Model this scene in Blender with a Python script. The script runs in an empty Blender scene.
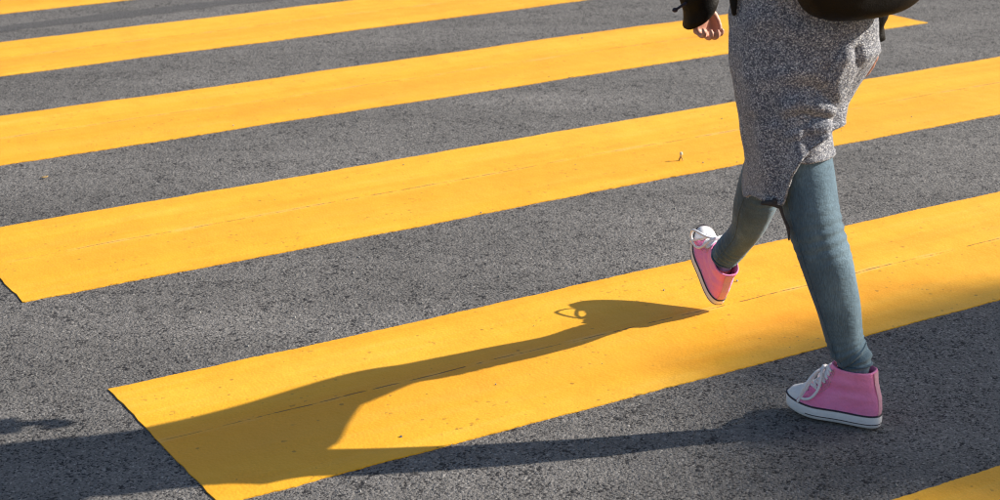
import bpy, bmesh, math, random
import numpy as np
from mathutils import Vector, Matrix, noise
R = math.radians
scene = bpy.context.scene
col = scene.collection
rnd = random.Random(7)

# ------------------------------------------------------------------ camera
CAM_H, FPX, PITCH, ROLL = 1.7, 1736.3, .323575, -.020005
cp, sp, cr, sr = math.cos(PITCH), math.sin(PITCH), math.cos(ROLL), math.sin(ROLL)
CR, CF, CU = Vector((1, 0, 0)), Vector((0, cp, -sp)), Vector((0, sp, cp))
cam_data = bpy.data.cameras.new('camera')
cam = bpy.data.objects.new('camera', cam_data); col.objects.link(cam)
ax, ay, az = cr*CR + sr*CU, -sr*CR + cr*CU, -CF
M4 = Matrix(((ax.x, ay.x, az.x, 0), (ax.y, ay.y, az.y, 0), (ax.z, ay.z, az.z, CAM_H), (0, 0, 0, 1)))
cam.matrix_world = M4
cam_data.sensor_width = 36; cam_data.lens = FPX/1000*36
cam_data.clip_start = .05; cam_data.clip_end = 600
cam_data.dof.use_dof = True; cam_data.dof.focus_distance = 4.45; cam_data.dof.aperture_fstop = 7.0
scene.camera = cam
def at(x, y, Y):
    """a pixel of the 1000x500 photograph at ground distance Y -> point in the place (m)"""
    x = (x-500)/FPX; y = -(y-250)/FPX
    x, y = cr*x - sr*y, sr*x + cr*y
    d = Vector((x, cp + y*sp, -sp + y*cp))
    return Vector((0, 0, CAM_H)) + d*(Y/d.y)

# ------------------------------------------------------------------ light
SUN_AZ, SUN_EL = R(10.5), R(28)          # direction towards the sun, from +X
world = bpy.data.worlds.new('World'); scene.world = world; world.use_nodes = True
wn = world.node_tree.nodes; wl = world.node_tree.links
sky = wn.new('ShaderNodeTexSky'); sky.sky_type = 'NISHITA'; sky.sun_disc = False
sky.sun_elevation = SUN_EL; sky.sun_rotation = R(90) - SUN_AZ
sky.air_density = 1.0; sky.dust_density = 1.4; sky.ozone_density = 1.2
wn['Background'].inputs['Strength'].default_value = .076
wl.new(sky.outputs[0], wn['Background'].inputs['Color'])
sd = bpy.data.lights.new('sun', 'SUN'); sd.energy = 4.6; sd.angle = R(.53); sd.color = (1, .93, .82)
sun = bpy.data.objects.new('sun', sd); col.objects.link(sun)
tosun = Vector((math.cos(SUN_AZ)*math.cos(SUN_EL), math.sin(SUN_AZ)*math.cos(SUN_EL), math.sin(SUN_EL)))
sun.rotation_euler = tosun.to_track_quat('Z', 'Y').to_euler(); sun.location = (8, 3, 8)
vs = scene.view_settings; vs.view_transform = 'Standard'; vs.look = 'None'; vs.gamma = 1; vs.use_curve_mapping = False
vs.exposure = .78
scene.cycles.filter_width = 1.15

# ------------------------------------------------------------------ helpers
def tag(o, label=None, cat=None, group=None, kind=None):
    for k, v in (('label', label), ('category', cat), ('group', group), ('kind', kind)):
        if v: o[k] = v
    return o
def link(name, me, mat=None, parent=None, smooth=True):
    o = bpy.data.objects.new(name, me); col.objects.link(o)
    if mat: me.materials.append(mat)
    if smooth:
        me.polygons.foreach_set('use_smooth', [True]*len(me.polygons))
    if parent: o.parent = parent
    return o
def mesh(name, vs_, fs):
    me = bpy.data.meshes.new(name); me.from_pydata([tuple(v) for v in vs_], [], fs); me.update(); return me
def empty(name, loc):
    o = bpy.data.objects.new(name, None); col.objects.link(o); o.location = loc; o.empty_display_size = .1; return o
class MB:
    """collects vertices and faces of ONE object"""
    def __init__(s): s.v = []; s.f = []
    def loft(s, rings, cap0=True, cap1=True, closed=True):
        n = len(rings[0]); b = len(s.v)
        for r in rings: s.v += [Vector(p) for p in r]
        for i in range(len(rings)-1):
            for j in range(n if closed else n-1):
                k = (j+1) % n
                s.f.append((b+i*n+j, b+i*n+k, b+(i+1)*n+k, b+(i+1)*n+j))
        if closed and cap0: s.f.append(tuple(b+j for j in reversed(range(n))))
        if closed and cap1: s.f.append(tuple(b+(len(rings)-1)*n+j for j in range(n)))
        return s
    def tube(s, pts, rad, n=10, sub=1, flat=1.0, caps=True):
        pts = [Vector(p) for p in pts]
        rad = rad if isinstance(rad, (list, tuple)) else [rad]*len(pts)
        if sub > 1: pts, rad = spline(pts, rad, sub)
        rings = []; up = None
        for i, p in enumerate(pts):
            t = (pts[min(i+1, len(pts)-1)] - pts[max(i-1, 0)]).normalized()
            if up is None: up = t.orthogonal().normalized()
            up = (up - t*up.dot(t)).normalized(); sd_ = t.cross(up)
            rings.append([p + rad[i]*(math.cos(a)*up*flat + math.sin(a)*sd_) for a in (2*math.pi*k/n for k in range(n))])
        if caps:   # rounded ends
            for end in (0, -1):
                c = pts[end]; d = (pts[end] - pts[1 if end == 0 else -2]).normalized()*rad[end]*.6
                extra = [c + (q-c)*.62 + d for q in rings[end]]
                rings = [extra]+rings if end == 0 else rings+[extra]
        return s.loft(rings)
    def box(s, c, h, rot=None):
        b = len(s.v); c = Vector(c)
        for x in (-1, 1):
            for y in (-1, 1):
                for z in (-1, 1):
                    p = Vector((x*h[0], y*h[1], z*h[2])); s.v.append(c + (rot @ p if rot else p))
        for q in ((0,1,3,2),(4,6,7,5),(0,4,5,1),(2,3,7,6),(0,2,6,4),(1,5,7,3)): s.f.append(tuple(b+i for i in q))
        return s
    def ellipsoid(s, c, r, rot=None, n=16, m=10):
        c = Vector(c); rings = []
        for i in range(1, m):
            a = math.pi*i/m
            ring = []
            for j in range(n):
                b = 2*math.pi*j/n
                p = Vector((r[0]*math.sin(a)*math.cos(b), r[1]*math.sin(a)*math.sin(b), -r[2]*math.cos(a)))
                ring.append(c + (rot @ p if rot else p))
            rings.append(ring)
        return s.loft(rings)
    def build(s, name, mat=None, parent=None, smooth=True, xf=None):
        v = [xf @ p for p in s.v] if xf else s.v
        return link(name, mesh(name, v, s.f), mat, parent, smooth)
def spline(pts, rad, sub):
    P = [pts[0]*2-pts[1]] + pts + [pts[-1]*2-pts[-2]]; Q = []; RR = []
    for i in range(len(pts)-1):
        a, b, c, d = P[i:i+4]
        for k in range(sub):
            t = k/sub
            Q.append(.5*((2*b) + (c-a)*t + (2*a-5*b+4*c-d)*t*t + (3*b-a-3*c+d)*t**3))
            RR.append(rad[i]*(1-t) + rad[i+1]*t)
    Q.append(pts[-1]); RR.append(rad[-1]); return Q, RR
def interp(x, xs, ys): return float(np.interp(x, xs, ys))
def smoothstep(a, b, x):
    t = min(1, max(0, (x-a)/(b-a))); return t*t*(3-2*t)
def nz(x, y, z=0): return noise.noise(Vector((x, y, z)))

# ------------------------------------------------------------------ materials
class NT:
    def __init__(s, name):
        s.m = bpy.data.materials.new(name); s.m.use_nodes = True
        s.n = s.m.node_tree.nodes; s.l = s.m.node_tree.links; s.b = s.n['Principled BSDF']
        s.tc = s.n.new('ShaderNodeTexCoord')
    def put(s, sock, v):
        if isinstance(v, bpy.types.NodeSocket): s.l.new(v, sock)
        else: sock.default_value = (tuple(v)+(1,) if isinstance(v, (tuple, list)) and sock.type == 'RGBA' and len(v) == 3 else v)
    def node(s, t, **kw):
        n = s.n.new(t)
        for k, v in kw.items(): setattr(n, k, v)
        return n
    def noise(s, scale, detail=3, rough=.55, vec=None, dist=0):
        n = s.node('ShaderNodeTexNoise'); n.inputs['Scale'].default_value = scale
        n.inputs['Detail'].default_value = detail; n.inputs['Roughness'].default_value = rough; n.inputs['Distortion'].default_value = dist
        s.l.new(vec or s.tc.outputs['Object'], n.inputs['Vector']); return n.outputs['Fac']
    def voronoi(s, scale, out='Distance', vec=None, feature='F1', rand=1):
        n = s.node('ShaderNodeTexVoronoi', feature=feature); n.inputs['Scale'].default_value = scale; n.inputs['Randomness'].default_value = rand
        s.l.new(vec or s.tc.outputs['Object'], n.inputs['Vector']); return n.outputs[out]
    def mapping(s, scale=(1,1,1), loc=(0,0,0), vec=None):
        n = s.node('ShaderNodeMapping'); n.inputs['Scale'].default_value = scale; n.inputs['Location'].default_value = loc
        s.l.new(vec or s.tc.outputs['Object'], n.inputs['Vector']); return n.outputs[0]
    def math(s, op, a, b=0, c=0, clamp=False):
        n = s.node('ShaderNodeMath', operation=op, use_clamp=clamp)
        s.put(n.inputs[0], a); s.put(n.inputs[1], b); s.put(n.inputs[2], c); return n.outputs[0]
    def ramp(s, fac, stops):
        n = s.node('ShaderNodeValToRGB'); e = n.color_ramp.elements
        while len(e) < len(stops): e.new(.5)
        for i, (p, c) in enumerate(stops):
            e[i].position = p; e[i].color = (c, c, c, 1) if isinstance(c, (int, float)) else tuple(c)+(1,)
        s.put(n.inputs[0], fac); return n.outputs[0]
    def mix(s, fac, a, b, mode='MIX'):
        n = s.node('ShaderNodeMix', data_type='RGBA', blend_type=mode)
        s.put(n.inputs[0], fac); s.put(n.inputs[6], a); s.put(n.inputs[7], b); return n.outputs[2]
    def bump(s, h, strength=.5, dist=.002, normal=None):
        n = s.node('ShaderNodeBump'); n.inputs['Strength'].default_value = strength; n.inputs['Distance'].default_value = dist
        s.put(n.inputs['Height'], h)
        if normal: s.l.new(normal, n.inputs['Normal'])
        return n.outputs[0]
    def done(s, color, rough=.6, normal=None, spec=.5, sheen=0, coat=0):
        s.put(s.b.inputs['Base Color'], color); s.put(s.b.inputs['Roughness'], rough)
        s.b.inputs['Specular IOR Level'].default_value = spec
        if sheen: s.b.inputs['Sheen Weight'].default_value = sheen; s.b.inputs['Sheen Roughness'].default_value = .6
        if coat: s.b.inputs['Coat Weight'].default_value = coat
        if normal: s.l.new(normal, s.b.inputs['Normal'])
        return s.m

def mat_asphalt():
    t = NT('asphalt'); wob = t.tc.outputs['Object']
    n1 = t.node('ShaderNodeTexNoise'); n1.inputs['Scale'].default_value = 60; t.l.new(wob, n1.inputs['Vector'])
    vadd = t.node('ShaderNodeVectorMath', operation='MULTIPLY_ADD'); vadd.inputs[1].default_value = (.0026,)*3
    t.l.new(n1.outputs['Color'], vadd.inputs[0]); t.l.new(wob, vadd.inputs[2]); vec = vadd.outputs[0]
    def cells(sc):
        v = t.node('ShaderNodeTexVoronoi'); v.inputs['Scale'].default_value = sc; t.l.new(vec, v.inputs['Vector'])
        sp_ = t.node('ShaderNodeSeparateColor'); t.l.new(v.outputs['Color'], sp_.inputs[0]); return v.outputs['Distance'], sp_
    sd_, sep = cells(112); sd2, sep2 = cells(240)
    g1 = t.ramp(sep.outputs[0], [(0, (.132,.124,.118)), (.5, (.166,.156,.149)), (.9, (.202,.190,.181)), (1, (.36,.34,.32))])
    g2 = t.ramp(sep2.outputs[1], [(0, (.100,.094,.090)), (.5, (.162,.152,.145)), (.93, (.235,.22,.21)), (1, (.48,.46,.44))])
    c = t.mix(.55, g1, g2)
    # open pores between the stones, in clusters
    clus = t.math('MULTIPLY', t.ramp(t.noise(7, 4, .7), [(.36, .22), (.74, .95)]), t.ramp(t.noise(26, 3, .6), [(.36, .25), (.62, 1.25)]))
    pit1 = t.math('LESS_THAN', sep2.outputs[0], t.math('MULTIPLY', clus, .40))
    pit2 = t.math('LESS_THAN', sep.outputs[1], t.math('SUBTRACT', t.math('MULTIPLY', clus, .30), .09))
    pits = t.math('MAXIMUM', pit1, pit2)
    c = t.mix(t.math('MULTIPLY', pits, .95), c, (.020,.018,.020))
    tone = t.ramp(t.noise(1.1, 4, .6), [(.3, .76), (.7, 1.02)])
    c = t.mix(1, c, tone, 'MULTIPLY')
    tyre = t.ramp(t.noise(3.5, 2, .5, t.mapping((.12, 1, 1))), [(.35, .88), (.65, 1.08)])
    c = t.mix(1, c, tyre, 'MULTIPLY')
    h = t.math('SUBTRACT', t.math('MULTIPLY', sd_, -.8), t.math('MULTIPLY', sd2, .45))
    h = t.math('ADD', h, t.math('MULTIPLY', sep.outputs[2], .55))
    h = t.math('SUBTRACT', h, t.math('MULTIPLY', pits, 1.0))
    h2 = t.noise(28, 3, .6)
    nb = t.bump(h2, .55, .010)
    nb = t.bump(h, .7, .0042, nb)
    return t.done(c, .82, nb, .35)

def mat_paint():
    t = NT('yellow_road_paint'); oi = t.node('ShaderNodeObjectInfo')
    shift = t.node('ShaderNodeVectorMath', operation='SCALE'); comb = t.node('ShaderNodeCombineXYZ')
    t.l.new(oi.outputs['Random'], comb.inputs[0]); t.l.new(comb.outputs[0], shift.inputs[0]); shift.inputs['Scale'].default_value = 37
    add = t.node('ShaderNodeVectorMath', operation='ADD'); t.l.new(t.tc.outputs['Object'], add.inputs[0]); t.l.new(shift.outputs[0], add.inputs[1])
    V = add.outputs[0]
    streak = t.noise(1, 4, .6, t.mapping((.55, 6.5, 1), vec=V))
    streak2 = t.noise(1, 3, .6, t.mapping((2.2, 26, 1), vec=V))
    c = t.ramp(streak, [(.3, (.85,.370,.010)), (.5, (.88,.432,.017)), (.72, (.90,.475,.034))])
    c = t.mix(t.math('MULTIPLY', t.ramp(streak2, [(.5, 0), (.8, 1)]), .16), c, (.86,.53,.12))
    patch = t.noise(5, 5, .6, V)
    c = t.mix(t.math('MULTIPLY', t.ramp(patch, [(.50, 0), (.72, 1)]), .40), c, (.78,.315,.008))
    sx0 = t.node('ShaderNodeSeparateXYZ'); t.l.new(t.tc.outputs['Object'], sx0.inputs[0])
    ln = t.math('ADD', sx0.outputs[1], t.math('MULTIPLY', t.math('SUBTRACT', t.noise(2.5, 3, .6, V), .5), .10))
    lane = t.ramp(t.math('ADD', t.math('MULTIPLY', ln, 1.0), .5), [(.18, 0), (.34, .75), (.475, 1), (.515, .25), (.62, 0)])
    c = t.mix(t.math('MULTIPLY', lane, .55), c, (.84,.350,.010))
    fine = t.noise(420, 2, .6, V)
    c = t.mix(1, c, t.ramp(fine, [(.25, .86), (.75, 1.1)]), 'MULTIPLY')
    # grains of grit stuck in the paint
    sp_ = t.node('ShaderNodeTexVoronoi'); sp_.inputs['Scale'].default_value = 24; t.l.new(V, sp_.inputs['Vector'])
    sepc = t.node('ShaderNodeSeparateColor'); t.l.new(sp_.outputs['Color'], sepc.inputs[0])
    rad = t.math('MULTIPLY', t.math('POWER', sepc.outputs[0], 5), .15)
    speck = t.math('MULTIPLY', t.math('LESS_THAN', sp_.outputs['Distance'], rad), .55)
    c = t.mix(speck, c, (.22,.10,.015))
    # worn seam between the two painted lanes of the stripe
    sx = t.node('ShaderNodeSeparateXYZ'); t.l.new(t.tc.outputs['Object'], sx.inputs[0])
    wob = t.math('MULTIPLY', t.math('SUBTRACT', t.noise(3, 3, .6, V), .5), .022)
    dy = t.math('ABSOLUTE', t.math('SUBTRACT', t.math('ADD', sx.outputs[1], wob), .012))
    brk = t.ramp(t.noise(14, 3, .75, V), [(.42, 0), (.54, 1)])
    brk = t.math('MULTIPLY', brk, t.ramp(t.noise(.9, 2, .5, V), [(.38, .25), (.52, 1)]))
    crack = t.math('MULTIPLY', t.math('LESS_THAN', dy, t.math('MULTIPLY', brk, .0029)), .8)
    c = t.mix(crack, c, (.10,.05,.015))
    lip = t.ramp(t.math('ABSOLUTE', t.math('SUBTRACT', dy, .007)), [(0, 1), (.007, 0)])
    c = t.mix(t.math('MULTIPLY', lip, t.math('MULTIPLY', t.ramp(t.noise(5, 2, .5, V), [(.45, 0), (.6, 1)]), .35)), c, (.90,.62,.25))
    # stones of the road telegraphing through, tiny pinholes worn to the asphalt, dark tyre film
    vst = t.node('ShaderNodeTexVoronoi'); vst.inputs['Scale'].default_value = 120; t.l.new(V, vst.inputs['Vector'])
    sps = t.node('ShaderNodeSeparateColor'); t.l.new(vst.outputs['Color'], sps.inputs[0])
    worn = t.math('LESS_THAN', sps.outputs[0], t.math('MULTIPLY', t.ramp(t.noise(6, 4, .7, V), [(.52, 0), (.75, 1)]), .10))
    c = t.mix(t.math('MULTIPLY', worn, .45), c, (.25,.12,.02))
    film = t.ramp(t.noise(1, 4, .65, t.mapping((.5, 2.6, 1), (3, 7, 0), V)), [(.54, 0), (.8, 1)])
    c = t.mix(t.math('MULTIPLY', film, .22), c, (.45,.21,.03))
    h = t.math('ADD', t.math('MULTIPLY', t.noise(230, 3, .6, V), .35), t.math('MULTIPLY', t.noise(55, 3, .6, V), .9))
    h = t.math('SUBTRACT', h, t.math('MULTIPLY', vst.outputs['Distance'], .55))
    h = t.math('SUBTRACT', h, t.math('MULTIPLY', worn, .5))
    h = t.math('SUBTRACT', h, t.math('MULTIPLY', crack, .8))
    h = t.math('SUBTRACT', h, t.math('MULTIPLY', speck, .6))
    nb = t.bump(t.noise(7, 2, .5, V), .4, .012)
    return t.done(c, .62, t.bump(h, .38, .0020, nb), .4)

def mat_simple(name, color, rough=.6, var=.15, scale=40, bump=.3, bdist=.001, spec=.5, coat=0, sheen=0):
    t = NT(name); n = t.noise(scale, 4, .6)
    c = t.mix(1, color, t.ramp(n, [(.3, 1-var), (.7, 1+var)]), 'MULTIPLY')
    return t.done(c, rough, t.bump(t.noise(scale*4, 3, .6), bump, bdist) if bump else None, spec, sheen, coat)

def mat_knit():
    t = NT('grey_melange_knit')
    a = t.voronoi(480, 'Color'); sep = t.node('ShaderNodeSeparateColor'); t.l.new(a, sep.inputs[0])
    c = t.ramp(sep.outputs[0], [(0, (.055,.060,.086)), (.34, (.118,.124,.158)), (.62, (.265,.272,.308)), (.86, (.50,.505,.53)), (1, (.80,.80,.81))])
    c2 = t.ramp(t.noise(260, 3, .7), [(.36, .60), (.64, 1.35)])
    c = t.mix(.6, c, c2, 'MULTIPLY')
    c = t.mix(1, c, t.ramp(t.noise(9, 3, .6), [(.3, .88), (.7, 1.1)]), 'MULTIPLY')
    h = t.math('ADD', t.math('MULTIPLY', t.voronoi(480), -.7), t.noise(190, 3, .7))
    return t.done(c, .95, t.bump(h, .8, .0035), .15, .25)

def mat_denim():
    t = NT('washed_blue_denim')
    tw = t.noise(1, 3, .6, t.mapping((520, 520, 60)))
    fade = t.noise(16, 4, .6, t.mapping((1, 1, .5)))
    c = t.ramp(fade, [(.3, (.034,.064,.096)), (.52, (.063,.112,.155)), (.75, (.134,.203,.250))])
    at_ = t.node('ShaderNodeAttribute', attribute_name='wash')
    c = t.mix(t.math('MULTIPLY', at_.outputs['Fac'], .62, clamp=True), c, (.175,.268,.330))
    c = t.mix(1, c, t.ramp(tw, [(.3, .70), (.7, 1.30)]), 'MULTIPLY')
    nb = t.bump(t.noise(45, 3, .6, t.mapping((1, 1, 2.4))), .5, .004)
    return t.done(c, .85, t.bump(tw, .5, .0008, nb), .25, .1)

def mat_canvas():
    t = NT('pink_canvas')
    w = t.math('ADD', t.noise(1, 2, .5, t.mapping((900, 900, 200))), t.noise(1, 2, .5, t.mapping((200, 200, 900))))
    n = t.noise(22, 4, .6)
    c = t.ramp(n, [(.3, (.93,.24,.48)), (.7, (.97,.31,.57))])
    c = t.mix(1, c, t.ramp(w, [(.6, .9), (1.3, 1.08)]), 'MULTIPLY')
    nb = t.bump(t.noise(38, 4, .6), .75, .008)
    return t.done(c, .85, t.bump(w, .4, .0006, nb), .25, .15)

def mat_leather():
    t = NT('black_leather')
    n = t.noise(30, 4, .6)
    c = t.ramp(n, [(.3, (.004,.0035,.0035)), (.7, (.008,.0065,.0055))])
    h = t.math('ADD', t.math('MULTIPLY', t.voronoi(350), .6), t.math('MULTIPLY', t.noise(35, 4, .6), 1.2))
    return t.done(c, t.ramp(n, [(.3, .5), (.7, .68)]), t.bump(h, .5, .002), .18)

def mat_skin():
    t = NT('skin'); n = t.noise(25, 4, .6)
    c = t.ramp(n, [(.3, (.56,.27,.19)), (.7, (.68,.36,.26))])
    t.b.inputs['Subsurface Weight'].default_value = .12; t.b.inputs['Subsurface Radius'].default_value = (.01,.004,.002)
    return t.done(c, .5, t.bump(t.noise(260, 3, .6), .3, .0006), .4)

def mat_leaf():
    t = NT('leaf'); n = t.noise(3, 3, .6)
    c = t.ramp(n, [(.3, (.035,.065,.015)), (.7, (.085,.12,.03))])
    return t.done(c, .55, None, .4)

ASPHALT, PAINT = mat_asphalt(), mat_paint()
KNIT, DENIM, CANVAS, LEATHER, SKIN, LEAF = mat_knit(), mat_denim(), mat_canvas(), mat_leather(), mat_skin(), mat_leaf()
def mat_rubber():
    t = NT('worn_white_rubber'); n = t.noise(55, 4, .65)
    c = t.ramp(n, [(.3, (.80,.78,.78)), (.7, (.88,.86,.86))])
    scuff = t.ramp(t.noise(1, 4, .7, t.mapping((60, 60, 220))), [(.55, 0), (.75, 1)])
    c = t.mix(t.math('MULTIPLY', scuff, .30), c, (.40,.36,.33))
    return t.done(c, .55, t.bump(t.noise(240, 3, .6), .25, .0008), .4)
RUBBER = mat_rubber()
LACE = mat_simple('white_cotton_lace', (.90,.88,.90), .85, .05, 300, .5, .0008)
DARKRUB = mat_simple('black_rubber_line', (.03,.018,.03), .55, .2, 80, 0)
HEELT = mat_simple('pale_pink_tape', (.74,.38,.48), .8, .08, 200, .4, .0006)
METAL = mat_simple('dull_nickel', (.35,.34,.33), .35, .1, 80, 0); METAL.node_tree.nodes['Principled BSDF'].inputs['Metallic'].default_value = 1
HAIR = mat_simple('brown_hair', (.06,.032,.018), .5, .35, 60, .6, .003)
EYE = mat_simple('eye_white', (.7,.68,.66), .2, .03, 20, 0)
BARK = mat_simple('bark', (.11,.085,.065), .9, .35, 14, .9, .02)
STONE = mat_simple('granite_kerb', (.30,.29,.28), .8, .2, 60, .5, .003)
PAVE = mat_simple('pavement_asphalt', (.15,.145,.14), .85, .25, 120, .7, .004)
DRY = mat_simple('dry_leaf', (.42,.27,.10), .8, .3, 150, .4, .001)
PALE = mat_simple('pale_husk', (.62,.58,.44), .7, .15, 200, .4, .001)

# ------------------------------------------------------------------ road and crossing
YAW = .52607
D2 = Vector((math.cos(YAW), math.sin(YAW), 0)); N2 = Vector((-math.sin(YAW), math.cos(YAW), 0))
SW, SG, ST0 = .4405*CAM_H, .4469*CAM_H, 1.4507*CAM_H       # stripe width, gap, far edge of the nearest stripe
S0, S1 = 1.165, 6.085
def ground(x, y):
    """gentle unevenness of the road, a few millimetres, fading out away from the crossing"""
    k = 1 - smoothstep(9, 14, math.hypot(x-1, y-5))
    return k*(.004*nz(x*1.3, y*1.3, 3.1) + .0022*nz(x*4.2, y*4.2, 8.3)) if k > 0 else 0.0
def axis(lo, hi, step, far):
    a = [lo-f for f in far[::-1]] + list(np.arange(lo, hi, step)) + [hi+f for f in far]
    return a
xs = axis(-3, 7, .06, [1, 3, 7, 15, 40, 110, 260]); ys = axis(1, 12, .06, [1, 3, 7, 15, 40, 110, 260])
verts = [(x, y, ground(x, y)) for y in ys for x in xs]; nx = len(xs)
faces = [(j*nx+i, j*nx+i+1, (j+1)*nx+i+1, (j+1)*nx+i) for j in range(len(ys)-1) for i in range(nx-1)]
road = link('road', mesh('road', verts, faces), ASPHALT); tag(road, 'coarse grey asphalt road', kind='structure')

def stripe(t_lo, label, seed):
    tm = t_lo + SW/2
    org = D2*S0 + N2*tm
    L = S1 - S0; na, nb = 620, 20; r = random.Random(seed)
    rings = []; pts = []; fs = []
    lift = .0030
    for i in range(na+1):
        for j in range(nb+1):
            u, v = L*i/na, SW*(j/nb-.5)
            if j in (0, nb): v += .0035*nz(u*9, seed+j) + .0018*nz(u*38, seed+j+5) + r.uniform(-.0012, .0012)
            if i in (0, na): u += .002*nz(v*11, seed+i) + .0025*nz(v*45, seed+3) + r.uniform(-.0015, .0015)
            w = org + D2*u + N2*v
            edge = j in (0, nb) or i in (0, na)
            pts.append((u, v, ground(w.x, w.y) + (-.004 if edge and False else lift) + .0016*nz(u*1.1, v*9, seed)*(0 if edge else 1)))
    n = nb+1
    fs = [(i*n+j, (i+1)*n+j, (i+1)*n+j+1, i*n+j+1) for i in range(na) for j in range(nb)]
    # worn edge turned down to the road
    rim = [i*n for i in range(na+1)] + [na*n+j for j in range(1, n)] + [i*n+nb for i in range(na-1, -1, -1)] + [j for j in range(nb-1, 0, -1)]
    b = len(pts)
    for k in rim: p = pts[k]; pts.append((p[0], p[1], p[2]))          # own vertices: the edge stays crisp
    for k in rim: p = pts[k]; pts.append((p[0], p[1], p[2]-lift-.003))
    m = len(rim)
    for a in range(m):
        c = (a+1) % m; fs.append((b+c, b+a, b+m+a, b+m+c))
    o = link('crosswalk_stripe', mesh('crosswalk_stripe', pts, fs), PAINT)
    o.location = org; o.rotation_euler.z = YAW; o.parent = road
    o['label'] = label
    return o
stripe_labels = ['yellow crosswalk stripe next to the kerb', 'yellow crosswalk stripe before the planted pink sneaker, on the kerb side',
    'yellow crosswalk stripe crossed by the walker\'s leg shadow, under the lifted shoe',
    'yellow crosswalk stripe with a small pale husk lying on it',
    'yellow crosswalk stripe behind the walker, beyond the husk', 'yellow crosswalk stripe second beyond the one with the husk',
    'yellow crosswalk stripe third beyond the one with the husk', 'yellow crosswalk stripe fourth beyond the one with the husk']
for k in range(8):
    stripe(ST0 - SW + (k-1)*(SW+SG), stripe_labels[k], 11+k*7)

# soft shadow band painted as a dark strip between the two farthest stripes
def on_plane(px, py):
    x = (px-500)/FPX; y = -(py-250)/FPX; x, y = cr*x - sr*y, sr*x + cr*y
    d = Vector((x, cp + y*sp, -sp + y*cp)); return Vector((0, 0, CAM_H)) + d*(-CAM_H/d.z)
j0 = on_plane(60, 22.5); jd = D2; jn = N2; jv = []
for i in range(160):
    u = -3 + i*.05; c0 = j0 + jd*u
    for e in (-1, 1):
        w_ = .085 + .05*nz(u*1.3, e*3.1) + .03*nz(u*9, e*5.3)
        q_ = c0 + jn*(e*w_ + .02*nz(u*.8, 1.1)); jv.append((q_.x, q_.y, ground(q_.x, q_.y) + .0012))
SHADE_BAND = mat_simple('shadow_band', (.088,.084,.085), .85, .75, 130, .9, .005)
jo = link('shadow_band', mesh('shadow_band', jv, [(2*i, 2*i+2, 2*i+3, 2*i+1) for i in range(159)]), SHADE_BAND); jo.parent = road
jo['label'] = 'soft shadow band painted as a dark strip beside the far stripes'

# pavement on the camera's side
KT = -.35      # kerb face, measured across the stripes
def st(s, t, z=0): return D2*s + N2*t + Vector((0, 0, z))
mb = MB(); mb.v = [st(-120, KT-.15, .118), st(150, KT-.15, .118), st(150, KT-9, .13), st(-120, KT-9, .13)]; mb.f = [(3, 2, 1, 0)]
pv = mb.build('pavement', PAVE, smooth=False); tag(pv, 'asphalt pavement behind a granite kerb', kind='structure')
kerb = empty('kerb', st(0, KT)); tag(kerb, 'granite kerb along the road', kind='structure')
kb = MB().box((0, 0, 0), (.494, .075, .14)); kme = mesh('kerb_stone', kb.v, kb.f); kme.materials.append(STONE)
for i in range(-12, 26):
    o = bpy.data.objects.new('kerb_stone', kme); col.objects.link(o); o.parent = kerb
    o.location = D2*(i*1.0) + N2*(-.0765) + Vector((0, 0, -.015+rnd.uniform(-.002, .002))); o.rotation_euler.z = YAW
    md = o.modifiers.new('b', 'BEVEL'); md.width = .012; md.segments = 2

# ------------------------------------------------------------------ the walker
person = empty('person', (.70, 4.05, .006))
tag(person, 'walker in grey knit coat, jeans and pink high-top sneakers stepping over the crosswalk', 'person')
OFF = person.location.copy()
def ploc(o):           # keep world coordinates of meshes written in world space
    o.location = -OFF; return o
HEAD = R(123.5)
F_ = Vector((math.cos(HEAD), math.sin(HEAD), 0)); RT = Vector((math.sin(HEAD), -math.cos(HEAD), 0)); UP = Vector((0, 0, 1))
TX, TY, TZ = -.022, -.13, .030
hipL, hipR = Vector((.655+TX, 3.995+TY, .87+TZ)), Vector((.775+TX, 4.075+TY, .87+TZ))
def shoe_matrix(heel, az, tilt, roll=0):
    return Matrix.Translation(heel) @ Matrix.Rotation(az, 4, 'Z') @ Matrix.Rotation(-tilt, 4, 'Y') @ Matrix.Rotation(roll, 4, 'X') @ Matrix.Scale(.895, 4)
MSL = shoe_matrix(Vector((.878, 3.693, .006)), R(146), R(0)); MSR = shoe_matrix(Vector((.598, 4.495, .014)), R(101), R(41), R(4))
legL = [(hipL, .088), (at(802.5, 161, 3.785), .0665), (at(812, 214, 3.755), .0625), (at(823.5, 256, 3.745), .059), (at(836, 304, 3.738), .050), (at(846.5, 345, 3.737), .040), (MSL @ Vector((.084, -.004, .178)), .0365), (MSL @ Vector((.080, -.004, .13)), .0305)]
legR = [(hipR, .088), (Vector((.737, 4.095, .70)), .078), (at(776, 140, 4.235), .063), (at(767, 168, 4.27), .060), (at(753.5, 203, 4.335), .0535), (at(744.5, 231, 4.39), .0415), (MSR @ Vector((.086, .004, .180)), .0350), (MSR @ Vector((.081, .004, .13)), .0295)]

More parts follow.
